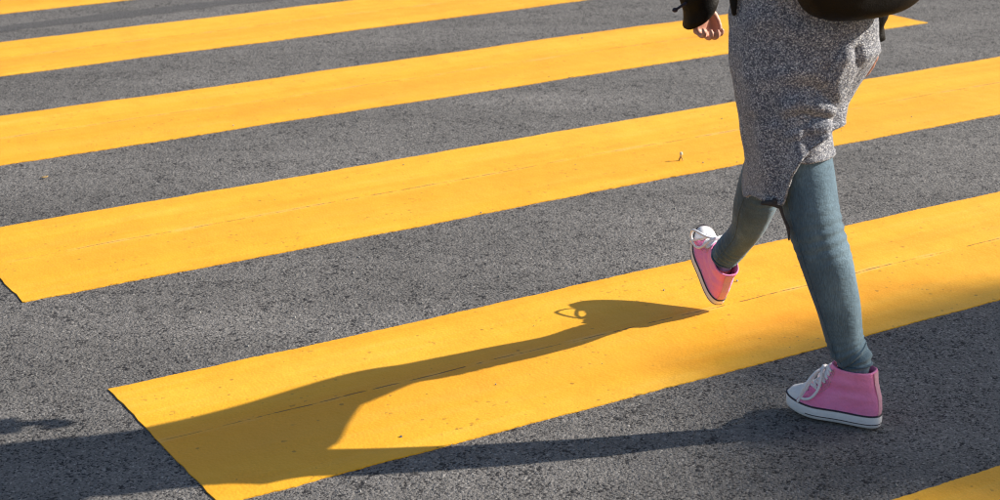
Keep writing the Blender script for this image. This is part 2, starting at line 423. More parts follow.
def leg_rings(leg, seed, extra=0.0, nseg=40, sub=22, wr=1.0):
    pts, rad = spline([p for p, _ in leg], [r for _, r in leg], sub)
    rings = []; N = len(pts); up = None; L = [0]
    for a, b in zip(pts, pts[1:]): L.append(L[-1] + (b-a).length)
    for i, p in enumerate(pts):
        t = (pts[min(i+1, N-1)] - pts[max(i-1, 0)]).normalized()
        if up is None: up = (F_ - t*F_.dot(t)).normalized()
        up = (up - t*up.dot(t)).normalized(); sd_ = t.cross(up); d_end = L[-1]-L[i]; ring = []
        for k in range(nseg):
            a = 2*math.pi*k/nseg; r = rad[i] + extra
            # calf bulges backwards
            calf = smoothstep(.08, .2, d_end)*(1-smoothstep(.26, .36, d_end))
            r += .008*calf*max(0, -math.cos(a)) - .003*calf*max(0, math.cos(a))
            if wr:
                bunch = (1-smoothstep(.06, .13, d_end))*smoothstep(.012, .04, d_end)
                ph = d_end*2*math.pi/.017 + 1.6*math.sin(a+seed) + 2.2*nz(math.cos(a)*1.2, math.sin(a)*1.2, seed+d_end*8)
                r += wr*bunch*(.0025*math.sin(ph) + .0028)
                knee = math.exp(-((d_end-.355)/.055)**2)
                ph2 = d_end*2*math.pi/.024 + 2.5*nz(math.cos(a)*1.5, math.sin(a)*1.5, seed*2+d_end*5)
                r += wr*knee*.0021*math.sin(ph2)*(.35+.65*max(0, -math.cos(a)))
                r += wr*.0022*nz(math.cos(a)*2, math.sin(a)*2, d_end*9+seed*3)
            ring.append(p + r*(math.cos(a)*up + math.sin(a)*sd_))
        rings.append(ring)
    return rings
jm = MB()
jm.loft(leg_rings(legL, 1.3)); jm.loft(leg_rings(legR, 4.7))
hipc = (hipL+hipR)/2
def hip_ring(z, a, b, dy=0): return [hipc + F_*(a*math.cos(q)+dy) + RT*(b*math.sin(q)) + UP*(z-hipc.z) for q in (2*math.pi*k/28 for k in range(28))]
jm.loft([hip_ring(.80+TZ, .10, .145), hip_ring(.88+TZ, .118, .158, -.012), hip_ring(.96+TZ, .108, .148, -.008), hip_ring(1.03+TZ, .098, .130)])
jeans = ploc(jm.build('jeans', DENIM, person))
wa = jeans.data.color_attributes.new('wash', 'FLOAT_COLOR', 'POINT'); NR = len(leg_rings(legL, 1.3)); NS = 40
for vi in range(len(jeans.data.vertices)):
    w_ = 0.0
    k_ = vi % NS; a_ = 2*math.pi*k_/NS; row = (vi//NS)
    w_ = max(0, math.cos(a_-math.pi-.25))**2.2 + .8*max(0, math.cos(a_))**2 ; w_ *= .75 + .5*nz(row*.07, a_*.8, 3.3)
    wa.data[vi].color = (w_, w_, w_, 1); jeans['label'] = 'skinny washed blue jeans'
# cuff hem and side seam
for leg, sd0 in ((legL, 1.3), (legR, 4.7)):
    ring = leg_rings(leg, sd0)[-16]; c = sum(ring, Vector())/len(ring)
    MB().tube([c+(p-c)*1.02 for p in ring]+[c+(ring[0]-c)*1.02], .003, 6, caps=False).build('cuff_hem', DENIM, jeans)

for leg, sd0 in ((legL, 1.3), (legR, 4.7)):
    rr = leg_rings(leg, sd0)
    for k_ in (11, 30):
        MB().tube([r_[k_] for r_ in rr[10:-12:2]], .0016, 5).build('seam', DENIM, jeans)
# ---- coat: cloth stretched as the convex hull round thighs, seat and swinging front panel
def line_at(leg, z):
    pts = [p for p, _ in leg]
    for a, b in zip(pts, pts[1:]):
        if b.z <= z <= a.z or (a is pts[0] and z > a.z):
            t = (z-a.z)/(b.z-a.z) if z < a.z else 0
            return a.lerp(b, t)
    return pts[-1].copy()
def circles(z):
    out = []; q = z - TZ
    if True:
        l, r = line_at(legL, min(z, .87+TZ)), line_at(legR, min(max(z, .55), .87+TZ))
        out.append((l.x, l.y, interp(q, [.5, .6, .75, .87, .95, 1.1], [.070, .076, .086, .088, .075, .02])))
        out.append((r.x - interp(q, [.6, .72, .85], [.0, .012, 0]), r.y, interp(q, [.5, .62, .68, .74, .87, .95, 1.1], [.050, .050, .054, .068, .088, .08, .02])))
    s = hipc + (-F_)*.055                            # seat
    k = interp(q, [.66, .74, .84, .95, 1.2], [.058, .088, .120, .120, .10])
    s2 = Vector((interp(q, [.66, .84, 1.2], [.70+TX, s.x+.018, .70+TX]), interp(q, [.66, .84, 1.2], [3.95+TY, s.y, 4.04+TY]), 0))
    out.append((s2.x, s2.y, k))
    b = hipc + F_*interp(q, [.8, 1.2], [.035, .02])     # belly
    out.append((b.x, b.y, interp(q, [.6, .8, .95, 1.2], [.04, .11, .12, .10])))
    out.append((hipc.x-RT.x*.075, hipc.y-RT.y*.075, interp(q, [.6, .8, 1.0, 1.2], [.05, .086, .090, .078])))
    out.append((hipc.x+RT.x*.075, hipc.y+RT.y*.075, interp(q, [.6, .72, .8, .88, 1.0, 1.2], [.0, .030, .068, .090, .10, .085])))
    fx = TX + interp(q, [.5, .60, .72, .85, .95, 1.2], [.650, .648, .634, .626, .634, .65])   # front-left panel swung forward
    fy = TY + interp(q, [.5, .60, .72, .85, .95, 1.2], [3.92, 3.93, 3.96, 3.99, 4.0, 4.03])
    out.append((fx, fy, interp(q, [.5, .6, .72, .85, .95, 1.2], [.028, .040, .047, .052, .055, .06])))
    return out
def support(cs, a):
    u = (math.cos(a), math.sin(a)); B = 85
    vals = [c[0]*u[0]+c[1]*u[1]+c[2] for c in cs]; m = max(vals)
    return m + math.log(sum(math.exp((v-m)*B) for v in vals))/B - .001
def coat_pt(a, z):
    cs = circles(z); h = support(cs, a); e = 1e-3
    dh = (support(cs, a+e)-support(cs, a-e))/(2*e)
    u = Vector((math.cos(a), math.sin(a), 0)); n = Vector((-math.sin(a), math.cos(a), 0))
    return u*h + n*dh, u
def wrap(a): return (a+math.pi) % (2*math.pi) - math.pi
def hem_z(th):           # th: degrees, 0 = front, 90 = left, 180 = back
    th = th % 360
    return TZ + interp(th, [0, 25, 45, 95, 120, 150, 180, 205, 222, 240, 270, 310, 360], [.495, .470, .485, .520, .545, .595, .640, .672, .683, .675, .64, .57, .495])
def hem_at(th, a):
    p0, u0 = coat_pt(a, .62+TZ); near = smoothstep(-.05, .35, -u0.y)
    hx = TZ + interp(p0.x-TX, [.56, .640, .652, .672, .70, .755, .785, .82], [.506, .518, .545, .585, .628, .672, .684, .69])
    return hx*near + hem_z(math.degrees(th))*(1-near)
def seg_dist(x, z, pl):
    best = 9; bt = 0; n = len(pl)-1
    for i, ((x0, z0), (x1, z1)) in enumerate(zip(pl, pl[1:])):
        dx, dz = x1-x0, z1-z0; t = max(0, min(1, ((x-x0)*dx+(z-z0)*dz)/(dx*dx+dz*dz))); d = math.hypot(x-x0-t*dx, z-z0-t*dz)
        if d < best: best = d; bt = (i+t)/n
    return best, bt
# creases of the pulled cloth: polylines across the seat and the planted thigh (x, z), width, height
FOLDS = [([(.790,.680),(.765,.715),(.727,.738),(.690,.745),(.660,.735)], .013, .016),
         ([(.785,.674),(.745,.688),(.703,.688),(.668,.672)], .011, .012),
         ([(.790,.685),(.775,.725),(.766,.770),(.775,.830),(.803,.875)], .015, .015),
         ([(.752,.705),(.715,.714),(.675,.722)], .010, -.008),
         ([(.812,.860),(.822,.815),(.812,.772),(.797,.735)], .014, -.013),
         ([(.775,.735),(.745,.77),(.715,.785),(.675,.775)], .015, -.010),
         ([(.76,.79),(.72,.815),(.67,.81),(.62,.79)], .016, .006),
         ([(.64,.69),(.66,.62),(.665,.55)], .014, .007), ([(.60,.70),(.61,.60),(.612,.53)], .012, -.005)]
NA, NZ = 300, 150
Q_TH, Q_Z = R(214), .690+TZ        # point where the cloth is pulled up and the folds start
rings = []
for j in range(NZ+1):
    v = j/NZ; ring = []
    for i in range(NA):
        th = 2*math.pi*i/NA; a = HEAD + th
        zt = 1.22+TZ; zb = hem_at(th, a) + .004*nz(th*3, 2.2) + .0015*nz(th*22, 5.1)
        z = zt + (zb-zt)*v
        p, u = coat_pt(a, z)
        d = 0
        # folds fanning out of the pulled point
        da = wrap(th-Q_TH)*.155; dz = z-Q_Z; rho = math.hypot(da, dz)+1e-4; 
        if u.y < .25:
            side_k = 1-smoothstep(-.1, .25, u.y)
            up_, dn_ = 0, 0
            for pl, wd, hh in FOLDS:
                ds, tt = seg_dist(p.x - TX + .006*nz(p.x*14, z*14, 3.3), z - TZ + .006*nz(p.x*14, z*14, 6.6), pl)
                if ds < 3*wd:
                    k_ = side_k*hh*math.exp(-(ds/wd)**2)*(1-.55*tt)
                    up_, dn_ = max(up_, k_), min(dn_, k_)
            d += (up_ + dn_)*(1 - .75*smoothstep(.35, .8, u.x))
        d += .002*math.exp(-(rho/.025)**2)
        # long soft drapes towards the hem, and general softness
        low = smoothstep(.95, .6, z) if False else 1-smoothstep(.62+TZ, .95+TZ, z)
        d += low*.006*math.sin(th*9 + 3*nz(th*1.2, z*3, 4.4)) + .004*nz(th*2.5, z*7, 9.1) + .0022*nz(th*9, z*20, 2.1)
        # sagging creases under the bag, above the hip
        d += .004*math.sin(z*62 + 3.2*nz(th*1.7, z*2, 7.7))*smoothstep(.84+TZ, .93+TZ, z)
        d += .010*(1-smoothstep(0, .06, z-zb))*smoothstep(.1, .6, -u.y)*smoothstep(.59, .67, p.x)      # hem standing off the leg
        # rolled hem
        d += .004*math.exp(-((z-zb)/.008)**2)
        ring.append((p.x+u.x*d, p.y+u.y*d, z))
    rings.append(ring)
cm = MB(); cm.loft(rings, False, False)
coat = ploc(cm.build('coat', KNIT, person)); coat['label'] = 'long grey melange knit coat'
md = coat.modifiers.new('thick', 'SOLIDIFY'); md.thickness = .006; md.offset = -1
# back panel of the coat hanging round the planted thigh, straight hem above the knee
rings = []; NB = 90
for j in range(41):
    zh = at(815, 161, 3.73).z; z = .84 + (zh-.84)*j/40; ring = []
    c = line_at(legL, min(z, .87+TZ)); rr = interp(z, [zh, .73, .84], [.0735, .080, .088])
    for i in range(NB):
        a = 2*math.pi*i/NB
        r_ = rr + .003*math.sin(4*a+1)*(1-(j/40)*.3) + .003*nz(math.cos(a)*2, math.sin(a)*2, z*9) + (.003 if j > 38 else 0)
        ring.append((c.x - .004 + r_*math.cos(a), c.y + r_*math.sin(a), z + .004*nz(a*2, 1.1)*(j/40)))
    rings.append(ring)
pm = MB(); pm.loft(rings, False, False)
pan = pm.build('coat_panel', KNIT, coat); md = pan.modifiers.new('thick', 'SOLIDIFY'); md.thickness = .005
# fuzz: loose yarn ends standing off the knit
fz = MB(); rf = random.Random(5)
cv = cm.v
for _ in range(5200):
    i = rf.randrange(len(cv)); p = cv[i]; j_ = i//NA
    n_ = Vector((p.x-hipc.x, p.y-hipc.y, 0)).normalized(); d_ = (n_*.7 + Vector((rf.uniform(-1, 1), rf.uniform(-1, 1), rf.uniform(-1, .6)))*.8).normalized()
    l_ = rf.uniform(.003, .008); s_ = d_.orthogonal().normalized()*.0004; q = p + d_*l_*.6 + Vector((0, 0, -.0006)); e_ = p + d_*l_ + Vector((0, 0, -.002))
    b = len(fz.v); fz.v += [p-s_, p+s_, q-s_, q+s_, e_]; fz.f += [(b, b+1, b+3, b+2), (b+2, b+3, b+4)]
fo = fz.build('yarn_fuzz', KNIT, coat); fo['kind'] = 'stuff'
# knotted yarn fringe hanging from the inner hem
tm_ = MB()
tm_.tube([at(774, 200, 3.72), at(780, 207, 3.72), at(783, 216, 3.72), at(788, 228, 3.72), at(789, 240, 3.72)], [.006, .0045, .003, .0042, .002], 8, 5)
tm_.tube([at(762, 203, 3.72), at(770, 203, 3.72), at(779, 206, 3.72)], [.005, .007, .006], 8, 5)
fr = tm_.build('yarn_fringe', mat_simple('dark_yarn', (.05,.047,.05), .95, .4, 200, .8, .002), coat)

# ---- high-top sneakers
def shoe_dim(z):
    xb = interp(z, [.02, .05, .08, .12, .17], [.006, .003, .006, .018, .024])
    xf = interp(z, [.02, .035, .050, .062, .074, .085, .10, .12, .145, .17], [.262, .260, .250, .232, .203, .184, .168, .154, .143, .138])
    wb = interp(z, [.02, .04, .06, .075, .09, .12, .17], [.0445, .044, .039, .035, .034, .037, .042])
    wh = interp(z, [.02, .05, .09, .12, .17], [.034, .034, .0335, .035, .042])
    return xb, xf, wb, wh
def shoe_pt(z, q, off=0.0):
    xb, xf, wb, wh = shoe_dim(z); c, s = math.cos(q), math.sin(q)
    x = xb + (xf-xb)*(.5+.5*math.copysign(abs(c)**.85, c)); t = (x-xb)/(xf-xb)
    b = wh + (wb-wh)*smoothstep(.2, .68, t)
    waist = 1 - .10*math.exp(-((t-.42)/.16)**2)*(1-smoothstep(.05, .1, z))
    y = b*waist*math.copysign(abs(s)**.72, s)
    return Vector((x, y, z)) + Vector((c*.9, s, 0)).normalized()*off
def shoe_ring(z, n=56, off=0.0): return [shoe_pt(z, 2*math.pi*k/n, off) for k in range(n)]
def spring(p, side):
    x = p.x
    y = p.y + side*.010*smoothstep(.05, .26, x)*0 - side*.008*math.sin(math.pi*x/.26)*.6
    return Vector((x, y, p.z + .016*max(0, (x-.17)/.09)**2 + .002*max(0, (.03-x)/.03)**2))
def make_shoe(xf, side, label, lace_droop):
    """side = +1: the outer side is +y (left shoe)"""
    m3 = xf
    inv = Matrix.Identity(4)
    zs = list(np.linspace(.022, .153, 40))
    W = lambda p: m3 @ spring(p, side)
    shoe = None
    def upper_pt(k, z, off=0, n=56):
        return shoe_ring(z, n, off)[k]
    rings = []
    for z in zs:
        ring = []
        for k, p in enumerate(shoe_ring(z)):
            q = 2*math.pi*k/56
            crease = .0022*math.sin(z*150 + 2.2*math.sin(q) + side)*smoothstep(.06, .09, z)*(1-smoothstep(.12, .15, z))*abs(math.sin(q))
            n_ = Vector((math.cos(q), math.sin(q), 0)); p = p + n_*(crease + .0022*nz(p.x*28, p.y*28, z*28+side*3))
            if z > .12: p.z += (z-.12)*(.10*math.cos(q*2)+.12*math.cos(q))*.5
            ring.append(W(p))
        rings.append(ring)
    # collar turned inwards
    c = sum(rings[-1], Vector())/56; dn = (m3.to_3x3() @ Vector((0, 0, 1)))
    rings.append([c+(p-c)*.93+dn*.0015 for p in rings[-1]]); rings.append([c+(p-c)*.92-dn*.02 for p in rings[-2]])
    mb = MB(); mb.loft(rings, True, False)
    shoe = ploc(mb.build('shoe', CANVAS, person)); shoe['label'] = label
    # sole
    prof = [(0, -.003), (.003, .0022), (.012, .0042), (.022, .0044), (.033, .0040), (.0355, .0018), (.036, -.002)]
    s_ = MB(); rr = []
    for z, o in prof: rr.append([W(Vector((p.x, p.y, z))) for p in shoe_ring(.030, 72, o)])
    s_.loft(rr); s_.build('sole', RUBBER, shoe)
    for z0, z1, cond in ((.0325, .0362, None), (.0105, .0128, lambda x: x < .205)):
        s_ = MB(); n = 72; A = shoe_ring(.030, n, .0050); B_ = shoe_ring(.030, n, .0047)
        inn = shoe_ring(.030, n, .002)
        v0 = [W(Vector((p.x, p.y, z0))) for p in A]; v1 = [W(Vector((p.x, p.y, z1))) for p in A]
        v2 = [W(Vector((p.x, p.y, z1+.0003))) for p in inn]
        s_.v = v0+v1+v2
        for k in range(n):
            l = (k+1) % n
            if cond and not cond(A[k].x): continue
            s_.f += [(k, l, n+l, n+k), (n+k, n+l, 2*n+l, 2*n+k)]
        s_.build('sole_line', DARKRUB, shoe)
    # toe cap
    t_ = MB(); rr = []; m_ = 25
    for z in np.linspace(.028, .0735, 20):
        xb, xf_, _, _ = shoe_dim(z); thr = .2015 + .026*(1-(z-.028)/.0455)
        k_ = max(0, min(1, ((thr-xb)/(xf_-xb)*2-1)))**(1/.85); qm = math.acos(min(.99999, k_))
        rr.append([W(shoe_pt(z, qm*(2*i/(m_-1)-1), .0018)+Vector((0, 0, .0014))) for i in range(m_)])
    t_.loft(rr, closed=False); b0 = len(t_.v)-m_; t_.f.append(tuple(range(b0, b0+m_)))
    t_.build('toe_cap', RUBBER, shoe)
    # heel strip
    h_ = MB(); n = 56; cols = [26, 27, 28, 29, 30]; zc = list(np.linspace(.034, .152, 26))
    hr = [[W(shoe_ring(z, n, .0016)[k]) for k in cols] for z in zc]
    h_.loft(hr, closed=False); h_.build('heel_strip', HEELT, shoe)
    # stitched rows beside the lacing and round the collar
    for sgn in (1, -1):
        for k_ in (.94, 1.06):
            MB().tube([W(shoe_pt(z, sgn*k_*(1.0-.15*(z-.045)/.1), .0008)) for z in np.linspace(.045, .148, 14)], .0009, 5).build('stitching', HEELT, shoe)
    # eyelets, laces
    ez = [.070, .081, .092, .104, .116, .128, .140]
    lac = MB(); eyes = {}
    for i, z in enumerate(ez):
        for sgn in (1, -1):
            k = 6.2 if i else 5.0
            r_ = shoe_ring(z, 360, .0018); kk = int(k/56*360)
            p = r_[kk if sgn > 0 else (360-kk) % 360]; eyes[i, sgn] = p
            e = MB(); ring = []
            nrm = Vector((.55, sgn*.8, .15)).normalized(); o1 = nrm.orthogonal().normalized(); o2 = nrm.cross(o1)
            path = [W(p + .0034*(math.cos(a)*o1 + math.sin(a)*o2)) for a in (2*math.pi*q/10 for q in range(11))]
            e.tube(path, .0010, 5, caps=False); e.build('eyelet', METAL, shoe)
    def mid(i0, i1, f=.5):
        a, b = eyes[i0, 1], eyes[i1, -1]; m_ = a.lerp(b, f); z = m_.z
        xfr = max(p.x for p in shoe_ring(z, 40)); return Vector((xfr + .004, m_.y, z+.003))
    for i in range(len(ez)-1):
        for sgn in (1, -1):
            a, b = eyes[i, sgn], eyes[i+1, -sgn]
            m_ = mid(i, i+1) + Vector((.0015*sgn, 0, .0015*sgn))
            lac.tube([W(a), W(a.lerp(m_, .55)+Vector((.004, 0, .003))), W(m_), W(b.lerp(m_, .55)+Vector((.004, 0, .003))), W(b)], .0037, 7, 4)
    a, b = eyes[0, 1], eyes[0, -1]; m_ = mid(0, 0)
    lac.tube([W(a), W(m_), W(b)], .0032, 7, 6)
    # bow: two loops and two ends
    K = mid(5, 5) + Vector((.010, 0, .004))
    lac.tube([W(K+Vector((0, -.006, 0))), W(K+Vector((.002, 0, .001))), W(K+Vector((0, .006, 0)))], .0055, 8, 3)
    for sgn in (1, -1):
        e = .9 + .15*rnd.random(); dr = lace_droop[0 if sgn > 0 else 1]
        pts = [K, K+Vector((.016, sgn*.028, -.012)), K+Vector((.030*dr, sgn*.052, -.050*e)), K+Vector((.020+.02*dr, sgn*.050, -.085*e)), K+Vector((.006+.01*dr, sgn*.046, -.080*e)), K+Vector((-.002, sgn*.040, -.045)), K+Vector((.0, sgn*.018, -.006)), K]
        lac.tube([W(p) for p in pts], .0034, 7, 6)
        pts = [K, K+Vector((.018, sgn*.018, -.020)), K+Vector((.034, sgn*.040, -.058)), K+Vector((.050, sgn*.050, -.094))]
        lac.tube([W(p) for p in pts], .0033, 7, 6)
    lac.build('lace', LACE, shoe)
    return shoe
make_shoe(MSL, 1, 'pink high-top sneaker planted flat on the asphalt', (1.1, .6))
make_shoe(MSR, -1, 'pink high-top sneaker with its toe lifted off the stripe', (2.0, .9))

# ---- body: one continuous skin (hands show; the rest is under the clothes)
bm_ = MB()
shL, shR = Vector((.565+TX, 3.93+TY, 1.385+TZ)), Vector((.855+TX, 4.12+TY, 1.385+TZ))
elL, wrL = at(692, -100, 4.03), at(700, 3, 4.13)
elR, wrR = Vector((.875, 3.99, 1.14)), at(868, 28, 4.04)
neck = (shL+shR)/2 + F_*.03
def tor(z, a, b, d): return [Vector((hipc.x, hipc.y, 0)) + F_*(a*math.cos(q)+d) + RT*(b*math.sin(q)) + UP*z for q in (2*math.pi*k/24 for k in range(24))]
bm_.loft([tor(.80+TZ, .08, .12, 0), tor(.88+TZ, .095, .14, -.01), tor(.97+TZ, .085, .125, -.005), tor(1.06+TZ, .075, .105, .005), tor(1.18+TZ, .085, .115, .015), tor(1.30+TZ, .095, .13, .02), tor(1.38+TZ, .075, .14, .015), tor(1.43+TZ, .05, .08, .015)])
for leg in (legL, legR): bm_.tube([p for p, _ in leg], [max(.022, r-.014) for _, r in leg], 14, 4)
for leg, ms in ((legL, MSL), (legR, MSR)):
    bm_.tube([leg[-1][0]]+[ms @ Vector(p) for p in ((.078, 0, .115), (.075, 0, .07), (.12, 0, .052), (.19, 0, .044))], [.026, .026, .024, .022, .016], 12, 3)
for s_, e_, w_ in ((shL, elL, wrL), (shR, elR, wrR)):
    bm_.tube([neck.lerp(s_, .5), s_, s_.lerp(e_, .5), e_, e_.lerp(w_, .4), w_], [.06, .055, .045, .039, .038, .024], 14, 4)
bm_.tube([neck - UP*.02, neck + UP*.05 + F_*.01, neck + UP*.12 + F_*.02], [.055, .050, .052], 14, 3)
hc = neck + UP*.225 + F_*.03
fr3 = Matrix((F_, -RT, UP)).transposed()       # local x = forward, y = left, z = up
L3 = lambda x, y, z: hc + fr3 @ Vector((x, y, z))
bm_.ellipsoid(L3(-.005, 0, .02), (.096, .075, .10), fr3); bm_.ellipsoid(L3(.022, 0, -.055), (.066, .055, .062), fr3)
bm_.ellipsoid(L3(.10, 0, -.022), (.020, .014, .020), fr3, 12, 8); bm_.ellipsoid(L3(.088, 0, .005), (.014, .010, .028), fr3, 12, 8)
bm_.ellipsoid(L3(.082, 0, -.063), (.012, .025, .008), fr3, 12, 8); bm_.ellipsoid(L3(.076, 0, -.098), (.018, .022, .018), fr3, 12, 8)
for s_ in (-1, 1):
    bm_.ellipsoid(L3(-.005, s_*.076, -.01), (.018, .010, .030), fr3, 12, 8)
    bm_.ellipsoid(L3(.078, s_*.032, .022), (.012, .024, .008), fr3, 12, 8)
def hand(wrist, dirv, palm_n, side_v, curl, sc=1.0):
    """palm then five fingers; curl in radians per joint; palm_n points out of the palm; side_v towards the thumb"""
    dirv = dirv.normalized(); palm_n = (palm_n - dirv*palm_n.dot(dirv)).normalized(); side_v = palm_n.cross(dirv)*(1 if palm_n.cross(dirv).dot(side_v) > 0 else -1)
    rings = []
    for d, w, h, o in ((-.01, .024, .019, 0), (.02, .029, .017, 0), (.05, .037, .015, .002), (.078, .040, .013, .003), (.09, .036, .010, .003)):
        c = wrist + dirv*d*sc - palm_n*o
        rings.append([c + side_v*(w*sc*math.cos(q)) + palm_n*(h*sc*math.sin(q)) for q in (2*math.pi*k/16 for k in range(16))])
    bm_.loft(rings)
    for k, (o, ln) in enumerate(((.029, .070), (.0095, .078), (-.010, .073), (-.028, .058))):
        base = wrist + dirv*(.080 - (.004 if k in (0, 3) else 0))*sc + side_v*o*sc
        pts = [base - dirv*.012*sc, base]; ang = 0; p = base
        for q, fr in enumerate((.46, .31, .23)):
            ang += curl*(.75 if q == 0 else 1.1) * (1 + .10*k) ; p = p + (dirv*math.cos(ang) + palm_n*math.sin(ang))*ln*fr*sc; pts.append(p)
        bm_.tube(pts, [.0092*sc, .0092*sc, .0084*sc, .0078*sc, .0066*sc], 10, 3)
    tb = wrist + dirv*.026*sc + side_v*.022*sc
    bm_.tube([tb - side_v*.010*sc, tb + dirv*.016*sc + side_v*.014*sc + palm_n*.006*sc, tb + dirv*.045*sc + side_v*.020*sc + palm_n*.018*sc, tb + dirv*.070*sc + side_v*.016*sc + palm_n*.028*sc], [.013*sc, .0125*sc, .0095*sc, .0075*sc], 10, 3)
hand(wrL, (at(706, 40, 4.13) - wrL), Vector((.5, -.85, .15)), Vector((.85, .5, 0)), .88, .80)
hand(wrR, (at(874, 80, 4.04) - wrR), Vector((-.9, -.1, .1)), Vector((-.4, .9, 0)), .35, .84)
body = bm_.build('body', SKIN, person)
rm = body.modifiers.new('r', 'REMESH'); rm.mode = 'VOXEL'; rm.voxel_size = .0034; rm.use_smooth_shade = True
sm = body.modifiers.new('s', 'SMOOTH'); sm.iterations = 4; sm.factor = .5
bpy.context.view_layer.update()
dg = bpy.context.evaluated_depsgraph_get()
nm = bpy.data.meshes.new_from_object(body.evaluated_get(dg)); body.modifiers.clear(); body.data = nm; nm.name = 'body'
ploc(body)
for s_ in (-1, 1):
    e = MB().ellipsoid(L3(.079, s_*.031, .008), (.012, .013, .011), fr3, 14, 9); e.build('eye', EYE, body)
hm = MB(); rings = []
for i in range(13):
    a = math.pi*(.04 + .60*i/12); ring = []
    for k in range(40):
        b = 2*math.pi*k/40; rr = 1 + .05*nz(math.cos(b)*5, math.sin(b)*5, i*.3)
        back = max(0, -math.cos(b)); zz = .02 + .118*math.cos(a*(1 - .18*max(0, math.cos(b))) ) - back*.06*(i/12)**2
        ring.append(L3(-.012 + .108*rr*math.sin(a)*math.cos(b)*(.86 if math.cos(b) > 0 else 1.0), .088*rr*math.sin(a)*math.sin(b), zz))
    rings.append(ring)
hm.loft(rings)
hm.tube([L3(-.10, 0, .02), L3(-.135, 0, -.03), L3(-.14, .01, -.12), L3(-.125, .01, -.20)], [.03, .036, .034, .012], 12, 4)
ploc(hm.build('hair', HAIR, person))

# ---- black leather jacket
jk = MB()
def jr(z, a, b, d, w=.004): return [Vector((hipc.x, hipc.y, 0)) + F_*(a*math.cos(q)+d) + RT*(b*math.sin(q)) + UP*(z + .01*math.cos(q)) + (F_*math.cos(q)+RT*math.sin(q))*w*math.sin(5*q+z*20) for q in (2*math.pi*k/40 for k in range(40))]
jk.loft([jr(1.13+TZ, .138, .168, .005), jr(1.16+TZ, .136, .166, .01), jr(1.23+TZ, .132, .165, .015), jr(1.31+TZ, .130, .172, .022), jr(1.385+TZ, .105, .178, .018), jr(1.43+TZ, .075, .11, .015), jr(1.455+TZ, .062, .066, .02, .001)], True, False)
def sleeve(s_, e_, w_, end, seed, r_end):
    pts, rad = spline([neck.lerp(s_, .62), s_, s_.lerp(e_, .5), e_, e_.lerp(w_, .5), end], [.075, .072, .060, .053, .050, r_end], 12)
    rings = []; up = None
    for i, p in enumerate(pts):
        t = (pts[min(i+1, len(pts)-1)]-pts[max(i-1, 0)]).normalized()
        if up is None: up = t.orthogonal().normalized()
        up = (up - t*up.dot(t)).normalized(); sd_ = t.cross(up)
        rings.append([p + (rad[i] + .0035*math.sin(i*1.3+2*math.sin(a+seed)) + .003*nz(math.cos(a)*2, math.sin(a)*2, i*.3+seed))*(math.cos(a)*up+math.sin(a)*sd_) for a in (2*math.pi*k/28 for k in range(28))])
    n_ = len(rings); c = pts[-1]
    return rings, c
rl, cL = sleeve(shL, elL, wrL, at(700, 17, 4.13), 1.0, .042)
# slanted cuff opening
t = (cL - elL).normalized(); side = Vector((1, 0, 0)); side = (side - t*side.dot(t)).normalized()
for i in (-1, -2, -3, -4): rl[i] = [p - t*.020*((p-cL).dot(side)/.040+.1)*(1 - (-i-1)*.25) for p in rl[i]]
rl.append([cL + (p-cL)*.90 for p in rl[-1]]); rl.append([cL + (p-cL)*.85 - t*.03 for p in rl[-2]])
jk.loft(rl, True, False)
rl, cR = sleeve(shR, elR, wrR, at(868, 38, 4.04), 2.3, .036)
rl.append([cR + (p-cR)*.88 for p in rl[-1]]); rl.append([cR + (p-cR)*.82 - (cR-elR).normalized()*.03 for p in rl[-2]])
jk.loft(rl, True, False)
jacket = ploc(jk.build('jacket', LEATHER, person)); jacket['label'] = 'black leather jacket'
z_ = MB(); z_.tube([at(690, 1, 4.085), at(683, 5, 4.08), at(677, 9, 4.078)], [.0045, .0035, .003], 7, 3); z_.ellipsoid(at(675, 10, 4.078), (.007, .005, .006), None, 10, 6)
z_.build('zip_pull', METAL if False else DARKRUB, jacket)
lp = MB(); lp.tube([at(733, -60, 3.84), at(733, -20, 3.835), at(733.5, 2, 3.83), at(734, 14, 3.828)], [.012, .012, .011, .006], 8, 4, .5); lp.build('belt_end', LEATHER, jacket)

# ------------------------------------------------------------------ backpack
bagc = Vector((.818+TX, 3.868+TY, 0))
bag = empty('backpack', (bagc.x, bagc.y, .95+TZ)); tag(bag, 'black leather bag hanging behind the walker\'s back', 'bag')
bb = MB(); rings = []
for z, k, lean in ((.932, .10, 0), (.934, .36, 0), (.940, .58, 0), (.951, .76, 0), (.972, .92, .0), (1.02, 1.03, 0), (1.08, 1.05, -.004), (1.16, 1.02, -.01), (1.24, .95, -.018), (1.30, .84, -.026), (1.335, .66, -.032), (1.35, .35, -.034), (1.352, .06, -.034)):
    ring = []; z += TZ
    for i in range(64):
        q = 2*math.pi*i/64; c, s = math.cos(q), math.sin(q)
        w_ = .178*math.copysign(abs(s)**.8, s)*k; d_ = .084*math.copysign(abs(c)**.8, c)*k
        wv = .004*nz(c*2, s*2, z*6)
        ring.append(bagc - F_*(d_+lean+wv) + RT*(w_*(1+wv)) + UP*(z + .003*nz(c*2, s*2, z*4)))
    rings.append(ring)
bb.loft(rings); bo = bb.build('bag_body', LEATHER, bag); bo.location = -bag.location; md = bo.modifiers.new('smooth', 'SUBSURF'); md.levels = md.render_levels = 2
pk = MB(); rings = []
for z, k in ((1.02, .3), (1.025, .8), (1.04, 1), (1.12, 1.03), (1.18, .98), (1.20, .8), (1.205, .3)):
    rings.append([bagc - F_*(.085 + .022*k*math.cos(q)) + RT*(.12*k*math.copysign(abs(math.sin(q))**.7, math.sin(q))) + UP*(z+TZ) for q in (2*math.pi*i/36 for i in range(36))])
pk.loft(rings); o = pk.build('pocket', LEATHER, bag); o.location = -bag.location
